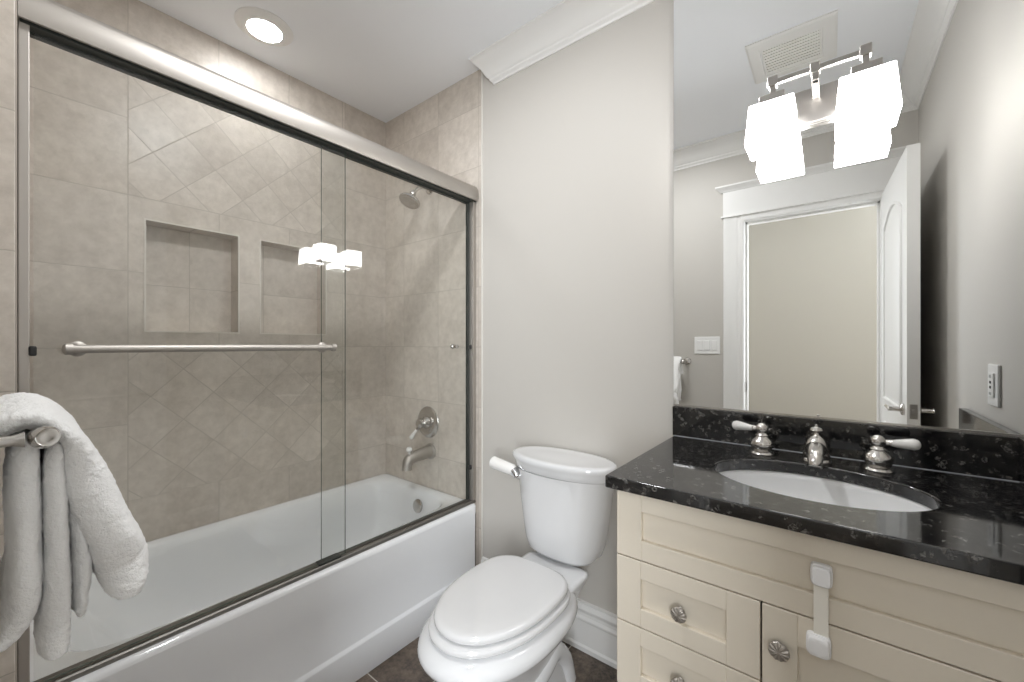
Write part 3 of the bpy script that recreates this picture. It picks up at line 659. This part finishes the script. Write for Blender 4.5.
# ------------------------------------------------------------------ mirror and light
mi_ = thing('wall_mirror', (1.33, 0, 1.02), 'large frameless wall mirror above the black backsplash', 'mirror')
bm = bmesh.new(); box(bm, 0.936, XR-0.004, -0.006, -0.0005, 1.0195, 2.472); finish('mirror_glass', bm, 'mirror', mi_, smooth=0)
bm = bmesh.new(); box(bm, 0.937, XR-0.004, -0.0095, -0.0005, 1.0175, 1.0235); finish('mirror_channel', bm, 'polished', mi_, smooth=0)
LX, LY = 1.336, -0.115
vl = thing('vanity_light', (LX, 0, 1.92), 'two-shade vanity light mounted through the mirror, frosted square shades lit', 'wall light')
bm = bmesh.new(); box(bm, LX-0.072, LX+0.072, -0.026, -0.0065, 1.868, 1.968); finish('backplate', bm, 'fixture', vl, smooth=0, bevel=0.003)
bm = bmesh.new(); box(bm, LX-0.008, LX+0.008, LY-0.01, -0.02, 1.936, 1.950)
box(bm, LX-0.011, LX+0.011, LY-0.011, LY+0.011, 1.957, 1.983); box(bm, LX-0.008, LX+0.008, LY-0.008, LY+0.008, 1.936, 1.962); box(bm, LX-0.112, LX+0.112, LY-0.006, LY+0.006, 1.964, 1.977); finish('crossbar', bm, 'fixture', vl, smooth=0, bevel=0.0015)
for sx in (-1, 1):
    x = LX+0.003+sx*0.099
    bm = bmesh.new(); box(bm, x-0.012, x+0.012, LY-0.012, LY+0.012, 1.958, 1.984); box(bm, x-0.007, x+0.007, LY-0.007, LY+0.007, 1.925, 1.960)
    box(bm, x-0.030, x+0.030, LY-0.030, LY+0.030, 1.897, 1.928); hold = finish('shade_holder', bm, 'fixture', vl, smooth=0, bevel=0.0015)
    bm = bmesh.new()
    def sq(h, z, r=0.0025):
        L = []
        for (qx, qy, a0) in ((1, 1, 0), (-1, 1, 90), (-1, -1, 180), (1, -1, 270)):
            for k in range(4):
                a = math.radians(a0+k*30); L.append((x+qx*(h-r)+r*math.cos(a), LY+qy*(h-r)+r*math.sin(a), z))
        return L
    rings(bm, [sq(0.029, 1.898), sq(0.0515, 1.898), sq(0.0525, 1.896), sq(0.061, 1.792), sq(0.061, 1.788), sq(0.0565, 1.788)], cap0=False, cap1=False)
    rings(bm, [sq(0.0565, 1.788), sq(0.049, 1.890), sq(0.029, 1.894)], cap0=False, cap1=False, mi=1)
    finish('lamp_shade', bm, None, vl, smooth=30, mats=['shade', 'shade_in'])
    bm = bmesh.new(); lathe(bm, [(0.012, 0), (0.013, -0.02), (0.022, -0.035), (0.025, -0.05), (0.018, -0.068), (0, -0.074)], (x, LY, 1.892), (0, 0, 1), 20); finish('bulb', bm, 'bulb', vl)

# ------------------------------------------------------------------ ceiling
cl = thing('ceiling_light', (-0.535, -0.765, ZC), 'round recessed ceiling light, lit, above the bathtub', 'ceiling light')
bm = bmesh.new(); lathe(bm, [(0.108, -0.001), (0.108, 0.003), (0.100, 0.006), (0.072, 0.016), (0.066, 0.0165), (0.064, 0.012), (0.064, -0.02), (0.09, -0.02), (0.09, -0.001), (0.108, -0.001)], (-0.535, -0.765, ZC), (0, 0, -1), 48, cap=False); finish('trim_ring', bm, 'trim', cl)
bm = bmesh.new(); lathe(bm, [(0.0638, 0.010), (0.0635, 0.015), (0.05, 0.0165), (0.03, 0.0175), (0, 0.018)], (-0.535, -0.765, ZC), (0, 0, -1), 40); finish('lens', bm, 'can', cl)
ve = thing('exhaust_vent', (1.225, -0.81, ZC), 'square white exhaust fan grille on the ceiling, seen in the mirror', 'vent')
bm = bmesh.new(); a = 0.165
def sql(h, z): return [(1.225-h, -0.81-h, z), (1.225+h, -0.81-h, z), (1.225+h, -0.81+h, z), (1.225-h, -0.81+h, z)]
rings(bm, [sql(a, ZC), sql(a, ZC-0.008), sql(a-0.008, ZC-0.014), sql(a-0.05, ZC-0.018), sql(a-0.053, ZC-0.010), sql(a-0.06, ZC-0.010)], cap0=False); finish('frame', bm, 'trim', ve, smooth=0)
bm = bmesh.new()
for k in range(9):
    y = -0.81-0.088+k*0.022; box(bm, 1.225-0.104, 1.225+0.104, y-0.005, y+0.005, ZC-0.0165, ZC-0.0105)
finish('grille', bm, 'trim', ve, smooth=0)

# ------------------------------------------------------------------ switch, outlet
sw = thing('light_switch', (0.70, YD, 1.225), 'white three-rocker light switch plate beside the doorway, seen in the mirror', 'light switch')
bm = bmesh.new(); box(bm, 0.619, 0.781, YD, YD+0.006, 1.166, 1.284); finish('plate', bm, 'plastic', sw, smooth=0, bevel=0.003)
for k in range(3):
    xx = 0.70+(k-1)*0.046; bm = bmesh.new(); box(bm, xx-0.0165, xx+0.0165, YD+0.005, YD+0.010, 1.192, 1.258); finish('rocker', bm, 'plastic', sw, smooth=0, bevel=0.002)
ou = thing('power_outlet', (XR, -0.262, 1.118), 'white wall outlet plate above the side splash, seen in the mirror', 'outlet')
bm = bmesh.new(); box(bm, XR-0.007, XR, -0.308, -0.216, 1.060, 1.176); finish('plate', bm, 'plastic', ou, smooth=0, bevel=0.003)
bm = bmesh.new(); box(bm, XR-0.011, XR-0.006, -0.285, -0.239, 1.084, 1.152); rc = finish('receptacle', bm, 'plastic', ou, smooth=0, bevel=0.002)
for zz in (1.112, 1.126):
    bm = bmesh.new(); box(bm, XR-0.0118, XR-0.0105, -0.269, -0.255, zz-0.0035, zz+0.0035); finish('test_button', bm, 'slot', rc, smooth=0)
for zz in (1.094, 1.142):
    for yy in (-0.270, -0.256):
        bm = bmesh.new(); box(bm, XR-0.0114, XR-0.0105, yy-0.0016, yy+0.0016, zz-0.004, zz+0.004); finish('slot', bm, 'slot', rc, smooth=0)

# ------------------------------------------------------------------ towel bar and towel
BX, BY, BZ = 0.572, -1.436, 1.112
tb = thing('towel_bar', (0.35, YD, BZ), 'wall-mounted nickel towel bar with rounded post end, holding the white towel', 'towel bar')
for x in (BX, 0.13):
    bm = bmesh.new()
    lathe(bm, [(0.026, 0.0), (0.026, 0.005), (0.020, 0.010), (0.010, 0.018), (0.0068, 0.03), (0.0068, 0.090), (0.010, 0.100)], (x, YD, BZ), (0, 1, 0), 24)
    lathe(bm, [(0.0, -0.015), (0.008, -0.0145), (0.013, -0.010), (0.0145, 0.0), (0.014, 0.006), (0.011, 0.011), (0.010, 0.0105), (0.005, 0.0115), (0, 0.0115)], (x, BY+0.002, BZ), (1 if x > 0.3 else -1, 0.25, 0.1), 28)
    finish('post', bm, 'polished', tb, smooth=50)
bm = bmesh.new(); tube(bm, [(0.13, BY, BZ), (BX, BY, BZ)], 0.008, 16); finish('rail', bm, 'polished', tb)
def strand(bm, pts, x0, x1, seed, nx=16):
    P, Q = spline([Vector((0, a, b)) for a, b, c in pts], [c for a, b, c in pts], 5)
    n = len(P); L = []
    for s in range(nx+1):
        t = s/nx; x = x0+(x1-x0)*t
        e = min(t, 1-t)*nx
        shr = 1.0 if e >= 2 else (0.55, 0.86)[int(e)]
        wob = lambda i: 0.002*math.sin(seed+t*7+i*0.11)*t+0.0015*math.sin(seed*2.3+t*15+i*0.05)
        A, B = [], []
        for i in range(n):
            d = P[min(i+1, n-1)]-P[max(i-1, 0)]; nm = Vector((0, -d.z, d.y)).normalized()
            r = Q[i]*shr*(0.97+0.05*math.sin(seed+i*0.4+t*5))
            if i == 0 or i == n-1: r *= 0.55
            c = P[i]+nm*wob(i)*min(1, i/6) ; c.x = x+0.004*math.sin(i*0.3+seed)
            A.append(c+nm*r); B.append(c-nm*r)
        L.append(A+B[::-1])
    G = rings(bm, L, False, False)
    for q in (G[0], G[-1]):                    # end faces as strips across the thickness
        for i in range(n-1): bm.faces.new((q[i], q[i+1], q[2*n-2-i], q[2*n-1-i]))
bm = bmesh.new()
strand(bm, [(-1.353, 0.858, 0.018), (-1.351, 0.876, 0.029), (-1.354, 0.902, 0.033), (-1.357, 0.912, 0.0295), (-1.362, 0.935, 0.031), (-1.379, 0.985, 0.030), (-1.391, 1.030, 0.027), (-1.400, 1.070, 0.021), (-1.410, 1.102, 0.0155), (-1.438, 1.132, 0.0155), (-1.466, 1.128, 0.015), (-1.488, 1.102, 0.014), (-1.500, 1.02, 0.014)], 0.560, 0.24, 1.0)
strand(bm, [(-1.422, 0.808, 0.014), (-1.422, 0.828, 0.0185), (-1.420, 0.86, 0.0150), (-1.419, 0.90, 0.0140), (-1.420, 0.98, 0.0135), (-1.421, 1.05, 0.0125), (-1.420, 1.10, 0.009)], 0.554, 0.26, 2.3)
strand(bm, [(-1.472, 0.846, 0.012), (-1.460, 0.858, 0.0145), (-1.450, 0.89, 0.0155), (-1.4485, 0.95, 0.0160), (-1.449, 1.03, 0.0155), (-1.449, 1.08, 0.013), (-1.446, 1.11, 0.008)], 0.556, 0.25, 3.7)
strand(bm, [(-1.398, 0.842, 0.006), (-1.396, 0.865, 0.008), (-1.394, 0.92, 0.010), (-1.402, 1.00, 0.010), (-1.410, 1.05, 0.009)], 0.535, 0.28, 5.1)
tw = finish('towel', bm, 'towel', smooth=180)
tag(tw, 'thick white terry towel folded over the towel bar', 'towel')
sm = tw.modifiers.new('subdivision', 'SUBSURF'); sm.levels = 2; sm.render_levels = 2
def clouds(name, size, depth):
    t = bpy.data.textures.new(name, 'CLOUDS'); t.noise_scale = size; t.noise_depth = depth; return t
for nm, size, st in (('folds', 0.04, 0.004), ('pile', 0.007, 0.0042)):
    dm = tw.modifiers.new(nm, 'DISPLACE'); dm.texture = clouds(nm, size, 2); dm.strength = st; dm.texture_coords = 'GLOBAL'
